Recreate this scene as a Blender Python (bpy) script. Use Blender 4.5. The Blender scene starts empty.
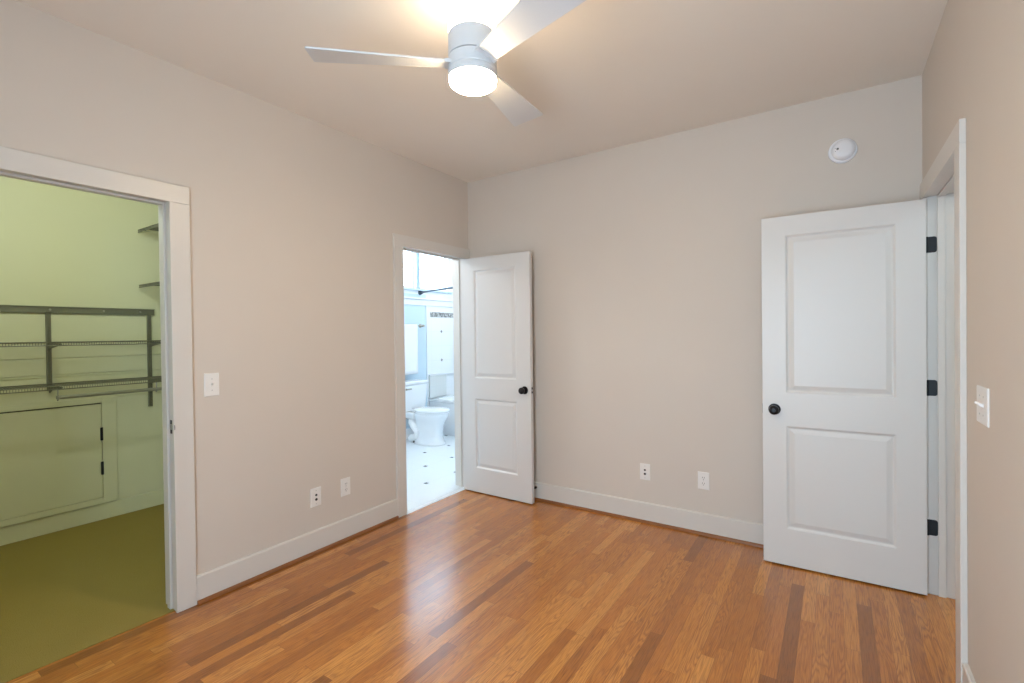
import bpy, bmesh, math, random
from mathutils import Vector, Matrix

SC = bpy.context.scene
COL = SC.collection
PI = math.pi
random.seed(7)

# ------------------------------------------------------------------ camera
W, H = 3.177, 2.757            # bedroom width (x) and height (z); back wall is y = 0, left wall is x = 0
REAR = -4.25                   # wall behind the camera
cam_d = bpy.data.cameras.new('camera')
cam_d.sensor_fit = 'HORIZONTAL'
cam_d.sensor_width = 36.0
cam_d.lens = 16.8508
cam_d.shift_x = -0.006389
cam_d.shift_y = -0.002834
cam_d.clip_start = 0.02
cam = bpy.data.objects.new('camera', cam_d)
COL.objects.link(cam)
yaw, pitch, roll = 0.5817886, 0.0096881, -0.0121503
fwd = Vector((-math.sin(yaw) * math.cos(pitch), math.cos(yaw) * math.cos(pitch), -math.sin(pitch)))
rgt = Vector((math.cos(yaw), math.sin(yaw), 0))
upv = rgt.cross(fwd)
r2 = rgt * math.cos(roll) + upv * math.sin(roll)
u2 = upv * math.cos(roll) - rgt * math.sin(roll)
mw = Matrix((r2, u2, -fwd)).transposed().to_4x4()
mw.translation = (2.769898, -3.398921, 1.377486)
cam.matrix_world = mw
SC.camera = cam

# ------------------------------------------------------------------ world, daylight, exposure
SC.view_settings.view_transform = 'Standard'
SC.view_settings.look = 'None'
SC.view_settings.gamma = 1.0
SC.view_settings.use_curve_mapping = False
SC.view_settings.exposure = 0.05
try:
    SC.cycles.use_denoising = True
    SC.cycles.max_bounces = 10
    SC.cycles.diffuse_bounces = 6
    SC.cycles.sample_clamp_indirect = 6.0
except Exception:
    pass

world = bpy.data.worlds.new('daylight_sky')
SC.world = world
world.use_nodes = True
bg = world.node_tree.nodes['Background']
bg.inputs['Color'].default_value = (0.58, 0.80, 1.0, 1)
bg.inputs['Strength'].default_value = 16.0


def area_light(name, loc, direction, sx, sy, power, color):
    l = bpy.data.lights.new(name, 'AREA')
    l.shape = 'RECTANGLE'
    l.size, l.size_y = sx, sy
    l.energy = power
    l.color = color
    o = bpy.data.objects.new(name, l)
    COL.objects.link(o)
    o.location = loc
    o.rotation_euler = Vector(direction).to_track_quat('-Z', 'Z' if abs(direction[2]) < .9 else 'Y').to_euler()
    o['kind'] = 'helper'
    return o


def point_light(name, loc, power, color, rad):
    l = bpy.data.lights.new(name, 'POINT')
    l.energy = power
    l.color = color
    l.shadow_soft_size = rad
    o = bpy.data.objects.new(name, l)
    COL.objects.link(o)
    o.location = loc
    o['kind'] = 'helper'
    return o


# sky light enters by the window added behind the camera and by the bathroom windows
for nm, lc, dr, sx, sy in (('added_window_daylight', (2.36, REAR - 0.03, 1.25), (0, 1, 0), 1.10, 1.90),
                           ('bathroom_window_daylight', (-2.03, 1.29, 2.315), (1, 0, 0), 1.36, 0.62)):
    pl = area_light(nm, lc, dr, sx, sy, 1.0, (1, 1, 1))
    pl.data.cycles.is_portal = True
# ceiling lamps of the closet and hall; added unseen fills brighten the bathroom
point_light('closet_lamp_light', (-0.62, -2.62, 2.46), 23, (0.89, 1.0, 0.97), 0.05)
point_light('bathroom_fill_light', (-1.20, -1.00, 2.40), 42, (1.0, 0.93, 0.86), 0.12)  # added fill to brighten the bathroom
point_light('bathroom_fill_light', (-0.60, 1.60, 2.45), 22, (1.0, 0.91, 0.82), 0.12)  # second added fill, warms and brightens the far wall
point_light('hall_lamp_light', (W + 0.75, -0.9, 2.3), 9, (0.78, 0.93, 1.0), 0.12)

# ------------------------------------------------------------------ materials


class NT:
    """small helper to wire node trees"""

    def __init__(self, name):
        self.m = bpy.data.materials.new(name)
        self.m.use_nodes = True
        self.t = self.m.node_tree
        self.b = self.t.nodes['Principled BSDF']
        self.out = self.t.nodes['Material Output']

    def n(self, typ, **kw):
        nd = self.t.nodes.new(typ)
        for k, v in kw.items():
            setattr(nd, k, v)
        return nd

    def l(self, a, b):
        self.t.links.new(a, b)

    def math(self, op, a, b=None, c=None):
        nd = self.n('ShaderNodeMath', operation=op)
        for i, v in enumerate((a, b, c)):
            if v is None:
                continue
            if hasattr(v, 'links'):
                self.l(v, nd.inputs[i])
            else:
                nd.inputs[i].default_value = v
        return nd.outputs[0]

    def mix(self, fac, a, b, blend='MIX'):
        nd = self.n('ShaderNodeMix', data_type='RGBA', blend_type=blend)
        for idx, v in ((0, fac), (6, a), (7, b)):
            if hasattr(v, 'links'):
                self.l(v, nd.inputs[idx])
            else:
                nd.inputs[idx].default_value = v if idx == 0 else tuple(v) + (1,) if len(v) == 3 else v
        return nd.outputs[2]

    def ramp(self, fac, stops):
        nd = self.n('ShaderNodeValToRGB')
        e = nd.color_ramp.elements
        while len(e) < len(stops):
            e.new(0.5)
        for k, (p, c) in enumerate(stops):
            e[k].position = p
            e[k].color = tuple(c) + (1,)
        self.l(fac, nd.inputs[0])
        return nd.outputs[0]

    def xyz(self, kind='Object'):
        tc = self.n('ShaderNodeTexCoord')
        sp = self.n('ShaderNodeSeparateXYZ')
        self.l(tc.outputs[kind], sp.inputs[0])
        return tc.outputs[kind], sp.outputs

    def comb(self, x, y, z):
        nd = self.n('ShaderNodeCombineXYZ')
        for i, v in enumerate((x, y, z)):
            if hasattr(v, 'links'):
                self.l(v, nd.inputs[i])
            else:
                nd.inputs[i].default_value = v
        return nd.outputs[0]

    def noise(self, vec, scale, detail=3.0, rough=0.5, distort=0.0):
        nd = self.n('ShaderNodeTexNoise')
        self.l(vec, nd.inputs['Vector'])
        nd.inputs['Scale'].default_value = scale
        nd.inputs['Detail'].default_value = detail
        nd.inputs['Roughness'].default_value = rough
        nd.inputs['Distortion'].default_value = distort
        return nd.outputs['Fac']

    def bump(self, height, strength, dist):
        nd = self.n('ShaderNodeBump')
        nd.inputs['Strength'].default_value = strength
        nd.inputs['Distance'].default_value = dist
        self.l(height, nd.inputs['Height'])
        self.l(nd.outputs[0], self.b.inputs['Normal'])

    def set(self, color=None, rough=None, metal=None, spec=None, coat=None):
        b = self.b.inputs
        if color is not None:
            if hasattr(color, 'links'):
                self.l(color, b['Base Color'])
            else:
                b['Base Color'].default_value = tuple(color) + (1,)
        if rough is not None:
            if hasattr(rough, 'links'):
                self.l(rough, b['Roughness'])
            else:
                b['Roughness'].default_value = rough
        if metal is not None:
            b['Metallic'].default_value = metal
        if spec is not None:
            b['Specular IOR Level'].default_value = spec
        if coat is not None:
            b['Coat Weight'].default_value = coat
        return self.m


def paint(name, color, rough=0.5, tex=0.0, scale=220, var=0.03, spec=0.4):
    t = NT(name)
    vec, _ = t.xyz()
    nz = t.noise(vec, 3.0, 2)
    dark = tuple(c * (1 - var) for c in color)
    c = t.mix(nz, dark, color)
    t.set(c, rough, spec=spec)
    if tex > 0:
        t.bump(t.noise(vec, scale, 2), tex, 0.002)
    return t.m


def plain(name, color, rough=0.4, metal=0.0, spec=0.5, coat=None):
    """a solid finish with a whisper of procedural unevenness in its gloss"""
    t = NT(name)
    vec, _ = t.xyz()
    nz = t.noise(vec, 40.0, 2)
    r = t.math('MULTIPLY_ADD', nz, 0.08, rough - 0.04)
    return t.set(color, r, metal, spec, coat)


def mat_oak():
    t = NT('oak_strip_flooring')
    vec, p = t.xyz()
    PW, BL = 0.0572, 0.95
    row = t.math('FLOOR', t.math('DIVIDE', p[0], PW))
    fx = t.math('FRACT', t.math('DIVIDE', p[0], PW))
    wn = t.n('ShaderNodeTexWhiteNoise', noise_dimensions='1D')
    t.l(row, wn.inputs['W'])
    roff = wn.outputs['Value']
    # board length varies with its row
    bl = t.math('MULTIPLY_ADD', roff, 0.7, BL * 0.65)
    along = t.math('DIVIDE', t.math('ADD', p[1], t.math('MULTIPLY', roff, 13.7)), bl)
    brd = t.math('FLOOR', along)
    fy = t.math('FRACT', along)
    wn2 = t.n('ShaderNodeTexWhiteNoise', noise_dimensions='2D')
    t.l(t.comb(row, brd, 0), wn2.inputs['Vector'])
    rnd = wn2.outputs['Value']
    rcol = t.n('ShaderNodeSeparateColor')
    t.l(wn2.outputs['Color'], rcol.inputs[0])
    rnd2 = rcol.outputs[1]
    base = t.ramp(rnd, [(0.0, (0.300, 0.105, 0.018)), (0.10, (0.425, 0.152, 0.026)), (0.4, (0.520, 0.190, 0.033)),
                        (0.75, (0.590, 0.230, 0.042)), (1.0, (0.700, 0.305, 0.068))])
    # cathedral grain: distorted rings pulled out along the board
    gv = t.comb(t.math('ADD', t.math('MULTIPLY', fx, 0.95), t.math('MULTIPLY', rnd, 37.0)),
                t.math('MULTIPLY_ADD', p[1], 1.25, t.math('MULTIPLY', rnd2, 91.0)), 0)
    warp = t.noise(gv, 1.1, 2, 0.5)
    ring = t.math('FRACT', t.math('MULTIPLY', warp, 17.0))
    ring = t.math('PINGPONG', t.math('MULTIPLY', ring, 2.0), 1.0)
    ringm = t.math('POWER', ring, 2.0)
    # fine pores
    fv = t.comb(t.math('MULTIPLY', p[0], 330.0), t.math('MULTIPLY_ADD', p[1], 9.0, t.math('MULTIPLY', rnd, 50)), 0)
    fine = t.noise(fv, 1.0, 3, 0.6)
    pores = t.ramp(fine, [(0.32, (0.52, 0.45, 0.38)), (0.55, (1, 1, 1))])
    c = t.mix(t.math('MULTIPLY', ringm, t.math('MULTIPLY_ADD', rnd2, 0.50, 0.26)), base, (0.240, 0.085, 0.022))
    c = t.mix(0.7, c, t.mix(1.0, c, pores, 'MULTIPLY'))
    blot = t.noise(vec, 1.6, 3)
    c = t.mix(t.math('MULTIPLY', blot, 0.35), c, t.mix(1.0, c, (0.80, 0.72, 0.66), 'MULTIPLY'))
    # hairline joints
    ex = t.math('MULTIPLY', t.math('SUBTRACT', 0.5, t.math('ABSOLUTE', t.math('SUBTRACT', fx, 0.5))), PW)
    ey = t.math('MULTIPLY', t.math('SUBTRACT', 0.5, t.math('ABSOLUTE', t.math('SUBTRACT', fy, 0.5))), bl)
    gap = t.math('LESS_THAN', t.math('MINIMUM', ex, ey), 0.0007)
    c = t.mix(t.math('MULTIPLY', gap, 0.6), c, (0.07, 0.028, 0.010))
    rr = t.math('MULTIPLY_ADD', fine, 0.08, 0.20)
    t.set(c, rr, spec=0.5, coat=0.32)
    t.b.inputs['Coat Roughness'].default_value = 0.20
    hgt = t.math('SUBTRACT', t.math('MULTIPLY', fine, 0.25), gap)
    t.bump(hgt, 0.12, 0.0015)
    return t.m


def mat_carpet():
    t = NT('closet_carpet')
    vec, p = t.xyz()
    a = t.noise(vec, 260, 2, 0.7)
    b = t.noise(vec, 9, 3)
    c = t.mix(a, (0.26, 0.195, 0.055), (0.39, 0.295, 0.090))
    c = t.mix(t.math('MULTIPLY', b, 0.3), c, (0.26, 0.20, 0.058))
    t.set(c, 0.95, spec=0.1)
    t.bump(a, 0.8, 0.006)
    return t.m


def mat_tile(name, axis_a, axis_b, off_a, off_b, pitch, dot, base, dotcol, rough, sub=1):
    """square tiles of a given pitch with a small diamond or square dot at each corner"""
    t = NT(name)
    vec, p = t.xyz()

    def cell(ax, off, pit):
        return t.math('ABSOLUTE', t.math('SUBTRACT', t.math('FRACT', t.math('ADD', t.math('DIVIDE', t.math('SUBTRACT', p[ax], off), pit), 0.5)), 0.5))
    da = t.math('MULTIPLY', cell(axis_a, off_a, pitch), pitch)
    db = t.math('MULTIPLY', cell(axis_b, off_b, pitch), pitch)
    if dot > 0:
        d = t.math('LESS_THAN', t.math('MAXIMUM', da, db), dot) if axis_a == 0 else t.math('LESS_THAN', t.math('ADD', da, db), dot)
    ps = pitch / sub
    ga = t.math('MULTIPLY', cell(axis_a, off_a, ps), ps)
    gb = t.math('MULTIPLY', cell(axis_b, off_b, ps), ps)
    grout = t.math('LESS_THAN', t.math('MINIMUM', ga, gb), 0.0018)
    c = t.mix(t.math('MULTIPLY', grout, 0.22), base, (0.50, 0.53, 0.56))
    if dot > 0:
        c = t.mix(d, c, dotcol)
    t.set(c, rough, spec=0.5)
    t.bump(t.math('SUBTRACT', 1.0, grout), 0.2, 0.001)
    return t.m


def mat_mosaic():
    t = NT('grey_mosaic_strip')
    vec, p = t.xyz()
    S = 0.018
    ra = t.math('FLOOR', t.math('DIVIDE', p[1], S))
    rb = t.math('FLOOR', t.math('DIVIDE', p[2], S))
    wn = t.n('ShaderNodeTexWhiteNoise', noise_dimensions='2D')
    t.l(t.comb(ra, rb, 0), wn.inputs['Vector'])
    c = t.ramp(wn.outputs['Value'], [(0, (0.10, 0.10, 0.10)), (0.5, (0.26, 0.26, 0.25)), (1, (0.62, 0.62, 0.60))])
    return t.set(c, 0.35)


def mat_emit(name, color, strength):
    t = NT(name)
    t.set(color, 0.3)
    t.b.inputs['Emission Color'].default_value = tuple(color) + (1,)
    t.b.inputs['Emission Strength'].default_value = strength
    return t.m


def mat_glass():
    t = NT('window_glass')
    tr = t.n('ShaderNodeBsdfTransparent')
    gl = t.n('ShaderNodeBsdfGlossy')
    gl.inputs['Roughness'].default_value = 0.02
    mx = t.n('ShaderNodeMixShader')
    mx.inputs[0].default_value = 0.06
    t.l(tr.outputs[0], mx.inputs[1])
    t.l(gl.outputs[0], mx.inputs[2])
    t.l(mx.outputs[0], t.out.inputs['Surface'])
    return t.m


M = {
    'wall': paint('greige_wall_paint', (0.640, 0.578, 0.515), 0.62, 0.10, 260),
    'ceiling': paint('warm_ceiling_paint', (0.825, 0.770, 0.695), 0.75, 0.06, 260),
    'trim': paint('white_trim_paint', (0.665, 0.632, 0.590), 0.34, 0.0, var=0.02, spec=0.5),
    'door': paint('white_door_paint', (0.675, 0.660, 0.640), 0.36, 0.03, 90, 0.015, 0.5),
    'oak': mat_oak(),
    'shoe': paint('stained_oak_shoe_moulding', (0.300, 0.112, 0.036), 0.35, 0.05, 60, 0.35),
    'closet': paint('cream_closet_paint', (0.70, 0.69, 0.48), 0.55, 0.06, 240),
    'carpet': mat_carpet(),
    'plate': plain('white_plastic', (0.800, 0.785, 0.760), 0.32),
    'slot': plain('dark_slot', (0.030, 0.028, 0.026), 0.6),
    'bronze': plain('black_bronze_hardware', (0.012, 0.011, 0.013), 0.32, 0.55),
    'blackmetal': plain('matte_black_hinge', (0.010, 0.012, 0.015), 0.45, 0.2),
    'nickel': plain('satin_nickel', (0.55, 0.55, 0.54), 0.35, 0.9),
    'wire': plain('grey_coated_wire', (0.175, 0.170, 0.120), 0.45, 0.15),
    'chrome': plain('brushed_steel_rod', (0.40, 0.39, 0.34), 0.3, 0.8),
    'fan': plain('silver_white_fan_enamel', (0.66, 0.68, 0.70), 0.38, 0.0),
    'fanblade': plain('pale_silver_blade', (0.640, 0.665, 0.700), 0.42, 0.0),
    'fangap': plain('dark_grey_detail', (0.12, 0.12, 0.13), 0.6),  # dark grey for the seam ring, screws, test button and sound holes
    'lamp': mat_emit('opal_glass_lit', (1.0, 0.765, 0.47), 140.0),
    'uplight': mat_emit('opal_uplight_lit', (1.0, 0.77, 0.52), 25.0),
    'detector': plain('detector_white_plastic', (0.80, 0.80, 0.83), 0.4),
    'porcelain': plain('white_porcelain', (0.840, 0.860, 0.880), 0.12, 0.0, 0.6),
    'bathblue': paint('pale_blue_bath_paint', (0.560, 0.690, 0.780), 0.5, 0.05, 240),
    'bathwhite': paint('white_bath_paint', (0.80, 0.83, 0.86), 0.4),
    'bathpost': paint('backlit_blue_grey_post', (0.34, 0.45, 0.53), 0.5),  # blue-grey darkened to give the post its backlit shade
    'towel': paint('white_cotton_towel', (0.85, 0.86, 0.88), 0.95, 0.5, 300, 0.05, 0.1),
    'floortile': mat_tile('white_floor_tile', 0, 1, -0.395, -0.175, 0.4175, 0.020, (0.80, 0.84, 0.86), (0.025, 0.025, 0.03), 0.25),
    'walltile': mat_tile('white_wall_tile', 1, 2, 1.812, 1.013, 0.4135, 0.024, (0.82, 0.85, 0.87), (0.26, 0.26, 0.27), 0.2, 2),
    'lowtile': mat_tile('grey_ledge_tile', 1, 2, 1.512, 0.80, 0.15, 0.0, (0.68, 0.71, 0.705), (0, 0, 0), 0.25),
    'mosaic': mat_mosaic(),
    'glass': mat_glass(),
    'darkrod': plain('dark_bronze_rod', (0.06, 0.075, 0.09), 0.35, 0.6),
    'led': mat_emit('detector_led', (0.25, 0.8, 0.3), 0.6),
}

# ------------------------------------------------------------------ mesh helpers


def BM():
    return bmesh.new()


def box(bm, lo, hi):
    x0, y0, z0 = (min(a, b) for a, b in zip(lo, hi))
    x1, y1, z1 = (max(a, b) for a, b in zip(lo, hi))
    v = [bm.verts.new(c) for c in ((x0, y0, z0), (x1, y0, z0), (x1, y1, z0), (x0, y1, z0),
                                   (x0, y0, z1), (x1, y0, z1), (x1, y1, z1), (x0, y1, z1))]
    for f in ((3, 2, 1, 0), (4, 5, 6, 7), (0, 1, 5, 4), (1, 2, 6, 5), (2, 3, 7, 6), (3, 0, 4, 7)):
        bm.faces.new([v[i] for i in f])
    return v


def frame_from(axis):
    a = Vector(axis).normalized()
    s = Vector((0, 0, 1)) if abs(a.z) < 0.9 else Vector((1, 0, 0))
    x = s.cross(a).normalized()
    return x, a.cross(x), a


def lathe(bm, prof, seg=40, origin=(0, 0, 0), axis=(0, 0, 1), close=True):
    """prof: (radius, height) pairs turned about an axis"""
    x, y, a = frame_from(axis)
    o = Vector(origin)
    rings = []
    for r, h in prof:
        if r < 1e-6:
            rings.append([bm.verts.new(o + a * h)])
        else:
            rings.append([bm.verts.new(o + a * h + x * r * math.cos(2 * PI * k / seg) + y * r * math.sin(2 * PI * k / seg)) for k in range(seg)])
    for A, B in zip(rings, rings[1:]):
        for k in range(seg):
            k2 = (k + 1) % seg
            if len(A) == 1 and len(B) == 1:
                continue
            if len(A) == 1:
                bm.faces.new((A[0], B[k], B[k2]))
            elif len(B) == 1:
                bm.faces.new((A[k], A[k2], B[0]))
            else:
                bm.faces.new((A[k], A[k2], B[k2], B[k]))
    if close:
        for Rr in (rings[0], rings[-1]):
            if len(Rr) > 1:
                bm.faces.new(Rr)


def tube(bm, pts, r, seg=10):
    pts = [Vector(p) for p in pts]
    rings = []
    px = None
    for i, p in enumerate(pts):
        d = (pts[min(i + 1, len(pts) - 1)] - pts[max(i - 1, 0)]).normalized()
        if px is None:
            px, py, _ = frame_from(d)
        else:
            px = (px - d * px.dot(d)).normalized()
            py = d.cross(px)
        rings.append([bm.verts.new(p + px * r * math.cos(2 * PI * k / seg) + py * r * math.sin(2 * PI * k / seg)) for k in range(seg)])
    for A, B in zip(rings, rings[1:]):
        for k in range(seg):
            bm.faces.new((A[k], A[(k + 1) % seg], B[(k + 1) % seg], B[k]))
    bm.faces.new(rings[0][::-1])
    bm.faces.new(rings[-1])


def loft(bm, rings, cap=True):
    vr = [[bm.verts.new(p) for p in r] for r in rings]
    n = len(vr[0])
    for A, B in zip(vr, vr[1:]):
        for k in range(n):
            bm.faces.new((A[k], A[(k + 1) % n], B[(k + 1) % n], B[k]))
    if cap:
        bm.faces.new(vr[0][::-1])
        bm.faces.new(vr[-1])


def prism(bm, poly, axis, a0, a1):
    """extrude a 2D polygon along axis 0/1/2 between a0 and a1"""
    def P(u, v, a):
        return {0: (a, u, v), 1: (u, a, v), 2: (u, v, a)}[axis]
    loft(bm, [[P(u, v, a0) for u, v in poly], [P(u, v, a1) for u, v in poly]])


def ob(name, bm, mat, parent=None, bevel=0.0, smooth=False, seg=2, loc=None):
    bmesh.ops.recalc_face_normals(bm, faces=bm.faces)
    me = bpy.data.meshes.new(name)
    bm.to_mesh(me)
    bm.free()
    me.materials.append(mat)
    if smooth:
        me.polygons.foreach_set('use_smooth', [True] * len(me.polygons))
        try:
            me.set_sharp_from_angle(angle=math.radians(38))
        except Exception:
            pass
    o = bpy.data.objects.new(name, me)
    COL.objects.link(o)
    if parent is not None:
        o.parent = parent
    if loc is not None:
        o.location = loc
    if bevel > 0:
        md = o.modifiers.new('edge', 'BEVEL')
        md.width = bevel
        md.segments = seg
        md.limit_method = 'ANGLE'
        md.angle_limit = math.radians(40)
    return o


def tag(o, label=None, cat=None, group=None, kind=None):
    if label:
        o['label'] = label
    if cat:
        o['category'] = cat
    if group:
        o['group'] = group
    if kind:
        o['kind'] = kind
    return o


def empty(name, loc=(0, 0, 0), rz=0.0):
    o = bpy.data.objects.new(name, None)
    o.empty_display_size = 0.1
    COL.objects.link(o)
    o.location = loc
    o.rotation_euler = (0, 0, rz)
    return o


def copy_tree(o, parent=None):
    c = o.copy()
    COL.objects.link(c)
    c.parent = parent
    for ch in list(o.children):
        copy_tree(ch, c)
    return c


def S(name, bm, mat, label, cat, bevel=0.0, parent=None):
    return tag(ob(name, bm, mat, parent, bevel), label, cat, kind='structure')


# ------------------------------------------------------------------ setting: walls, floors, ceilings
T = 0.115                       # wall thickness
CAS = 0.090                     # casing width
ZI = 2.056                      # underside of the head casings
ZO = ZI + CAS
CY0, CY1 = -3.125, -2.354       # closet opening between casings
BY0, BY1 = -0.8066, -0.0796     # bathroom opening
RY0, RY1 = -0.9427, -0.1647     # hall opening in the right wall
JR = 0.005                      # jamb reveal
TOP = H + 0.10

bm = BM()
box(bm, (-T, REAR - T, 0), (0, CY0 - JR - 0.02, TOP))
box(bm, (-T, CY0 - JR - 0.02, ZI + JR + 0.02), (0, CY1 + JR + 0.02, TOP))
box(bm, (-T, CY1 + JR + 0.02, 0), (0, BY0 - JR - 0.02, TOP))
box(bm, (-T, BY0 - JR - 0.02, ZI + JR + 0.02), (0, BY1 + JR + 0.02, TOP))
box(bm, (-T, BY1 + JR + 0.02, 0), (0, T, TOP))
S('wall_left', bm, M['wall'], 'greige wall with the closet and bathroom doorways', 'wall')

bm = BM()
box(bm, (0, 0, 0), (W + T, T, TOP))
S('wall_back', bm, M['wall'], 'plain greige wall behind both open doors with the smoke detector', 'wall')

bm = BM()
box(bm, (W, REAR - T, 0), (W + T, RY0 - JR - 0.02, TOP))
box(bm, (W, RY0 - JR - 0.02, ZI + JR + 0.02), (W + T, RY1 + JR + 0.02, TOP))
box(bm, (W, RY1 + JR + 0.02, 0), (W + T, 0, TOP))
S('wall_right', bm, M['wall'], 'greige wall with the hall doorway and the double switch', 'wall')

WX0, WX1, WZ0, WZ1 = 1.81, 2.91, 0.30, 2.20
bm = BM()
box(bm, (0, REAR - T, 0), (WX0, REAR, TOP))
box(bm, (WX1, REAR - T, 0), (W, REAR, TOP))
box(bm, (WX0, REAR - T, 0), (WX1, REAR, WZ0))
box(bm, (WX0, REAR - T, WZ1), (WX1, REAR, TOP))
S('wall_rear', bm, M['wall'], 'greige wall with the added bedroom window', 'wall')

bm = BM()
box(bm, (0, REAR, H), (W, 0, H + 0.1))
S('ceiling', bm, M['ceiling'], 'flat warm white ceiling above the bedroom fan', 'ceiling')

bm = BM()
box(bm, (-0.02, REAR, -0.05), (W + 1.5, 0.0, 0.0))
S('floor', bm, M['oak'], 'glossy oak strip floor of the bedroom', 'floor')

# closet shell
CX = -1.9                        # closet back wall
CRY = -1.50                      # closet side wall
CLY = -3.95
CH = 2.62
bm = BM()
box(bm, (CX, CLY, -0.05), (-0.02, CRY, 0.004))
S('floor_closet', bm, M['carpet'], 'tan carpet inside the walk-in closet', 'carpet')
bm = BM()
box(bm, (CX - 0.1, CLY - 0.1, -0.05), (CX, CRY + 0.06, 2.75))
S('wall_closet_back', bm, M['closet'], 'cream closet wall behind the wire shelving', 'wall')
bm = BM()
box(bm, (CX, CRY, -0.05), (-T, CRY + 0.06, 2.75))
S('wall_closet_side', bm, M['closet'], 'cream closet wall carrying the two high shelves', 'wall')
bm = BM()
box(bm, (CX, CLY - 0.1, -0.05), (-T, CLY, 2.75))
S('wall_closet_end', bm, M['closet'], 'cream end wall of the closet', 'wall')
bm = BM()
box(bm, (-T - 0.012, CLY, 0), (-T, CY0 - 0.03, CH))
box(bm, (-T - 0.012, CY0 - 0.03, ZI + 0.03), (-T, CY1 + 0.03, CH))
box(bm, (-T - 0.012, CY1 + 0.03, 0), (-T, CRY, CH))
S('wall_closet_front', bm, M['closet'], 'cream closet side of the doorway wall', 'wall')
bm = BM()
box(bm, (CX, CLY, CH), (-T, CRY, CH + 0.1))
S('ceiling_closet', bm, M['closet'], 'cream closet ceiling', 'ceiling')

# bathroom shell
BX = -2.0
BYN = 2.27
BYS = CRY + 0.12
bm = BM()
box(bm, (BX, BYS, -0.05), (-0.02, BYN, 0.004))
S('floor_bathroom', bm, M['floortile'], 'white tile bathroom floor with small black corner dots', 'floor')
bm = BM()
box(bm, (-0.02, BY0 - JR, -0.05), (0.024, BY1 + JR, 0.003))
S('trim_18', bm, M['bathwhite'], 'white threshold of the bathroom doorway', 'threshold')
# window openings in the far bathroom wall
BW = [(0.62, 1.318), (1.385, 1.965)]
BZ0, BZ1 = 2.010, 2.62
bm = BM()
box(bm, (BX - 0.12, BYS - 0.1, -0.05), (BX, 1.50, BZ0 - 0.07))
S('wall_bathroom_far', bm, M['bathblue'], 'pale blue bathroom wall behind the toilet', 'wall')
bm = BM()
box(bm, (BX - 0.12, BYS - 0.1, BZ0 - 0.07), (BX, BW[0][0], 2.75))
box(bm, (BX - 0.12, BW[0][0], BZ0 - 0.07), (BX, BW[1][1], BZ0))
box(bm, (BX - 0.12, BW[0][1], BZ0), (BX, BW[1][0], BZ1))
box(bm, (BX - 0.12, BW[1][1], BZ0 - 0.07), (BX, BYN + 0.1, 2.75))
box(bm, (BX - 0.12, BW[0][0], BZ1), (BX, BW[1][1], 2.75))
S('wall_bathroom_upper', bm, M['bathwhite'], 'white upper bathroom wall around the windows', 'wall')
bm = BM()
box(bm, (BX - 0.12, 1.50, -0.05), (BX, BYN + 0.1, BZ0 - 0.07))
S('wall_bathroom_tiled', bm, M['walltile'], 'white tiled shower wall with small grey diamonds', 'wall')
bm = BM()
box(bm, (BX, BYN, -0.05), (-0.10, BYN + 0.1, 2.75))
S('wall_bathroom_side', bm, M['walltile'], 'white tiled wall along the bathtub', 'wall')
bm = BM()
box(bm, (BX, BYS - 0.06, -0.05), (-T, BYS, 2.75))
S('wall_bathroom_end', bm, M['bathblue'], 'pale blue wall between bathroom and closet', 'wall')
bm = BM()
box(bm, (-T, T, -0.05), (0, BYN + 0.1, 2.75))
box(bm, (-T - 0.012, BYS, 0), (-T, BY0 - 0.03, 2.7))
box(bm, (-T - 0.012, BY0 - 0.03, ZI + 0.03), (-T, BY1 + 0.03, 2.7))
box(bm, (-T - 0.012, BY1 + 0.03, 0), (-T, BYN, 2.7))
S('wall_bathroom_front', bm, M['bathblue'], 'pale blue bathroom side of the doorway wall', 'wall')
bm = BM()
box(bm, (BX, BYS, 2.70), (-T, BYN, 2.80))
S('ceiling_bathroom', bm, M['bathwhite'], 'white bathroom ceiling', 'ceiling')

# hall shell beyond the right doorway
bm = BM()
box(bm, (W + 1.4, -2.6, 0), (W + 1.5, 0.5, 2.6))
box(bm, (W + T, 0.4, 0), (W + 1.4, 0.5, 2.6))
box(bm, (W + T, -2.6, 0), (W + 1.4, -2.5, 2.6))
S('wall_hall', bm, M['wall'], 'greige hall wall beyond the right doorway', 'wall')
bm = BM()
box(bm, (W + T, -2.6, 2.6), (W + 1.5, 0.5, 2.7))
S('ceiling_hall', bm, M['ceiling'], 'hall ceiling beyond the right doorway', 'ceiling')
bm = BM()
box(bm, (W + T, 0.0, -0.05), (W + 1.5, 0.5, 0.0))
S('floor_hall', bm, M['oak'], 'oak hall floor beyond the right doorway', 'floor')

# ------------------------------------------------------------------ trims


def casing_left(name, y0, y1, label, right_end=None):
    """flat door casing on the bedroom face of the left wall"""
    bm = BM()
    ye = y1 + CAS if right_end is None else right_end
    box(bm, (0, y0 - CAS, 0), (0.02, y0, ZI))
    box(bm, (0, y1, 0), (0.02, ye, ZI))
    box(bm, (0, y0 - CAS, ZI), (0.02, ye, ZO))
    return S(name, bm, M['trim'], label, 'door casing', 0.0025)


def jamb(name, x0, x1, y0, y1, label, stop_x, stop_w=0.035):
    """jamb boards lining an opening, with door stops"""
    bm = BM()
    a, b = y0 - JR, y1 + JR
    zt = ZI + JR
    box(bm, (x0, a - 0.02, 0), (x1, a, zt + 0.02))
    box(bm, (x0, b, 0), (x1, b + 0.02, zt + 0.02))
    box(bm, (x0, a, zt), (x1, b, zt + 0.02))
    s = 0.011
    box(bm, (stop_x, a, 0), (stop_x + stop_w, a + s, zt))
    box(bm, (stop_x, b - s, 0), (stop_x + stop_w, b, zt))
    box(bm, (stop_x, a + s, zt - s), (stop_x + stop_w, b - s, zt))
    return S(name, bm, M['trim'], label, 'door jamb', 0.0015)


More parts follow.
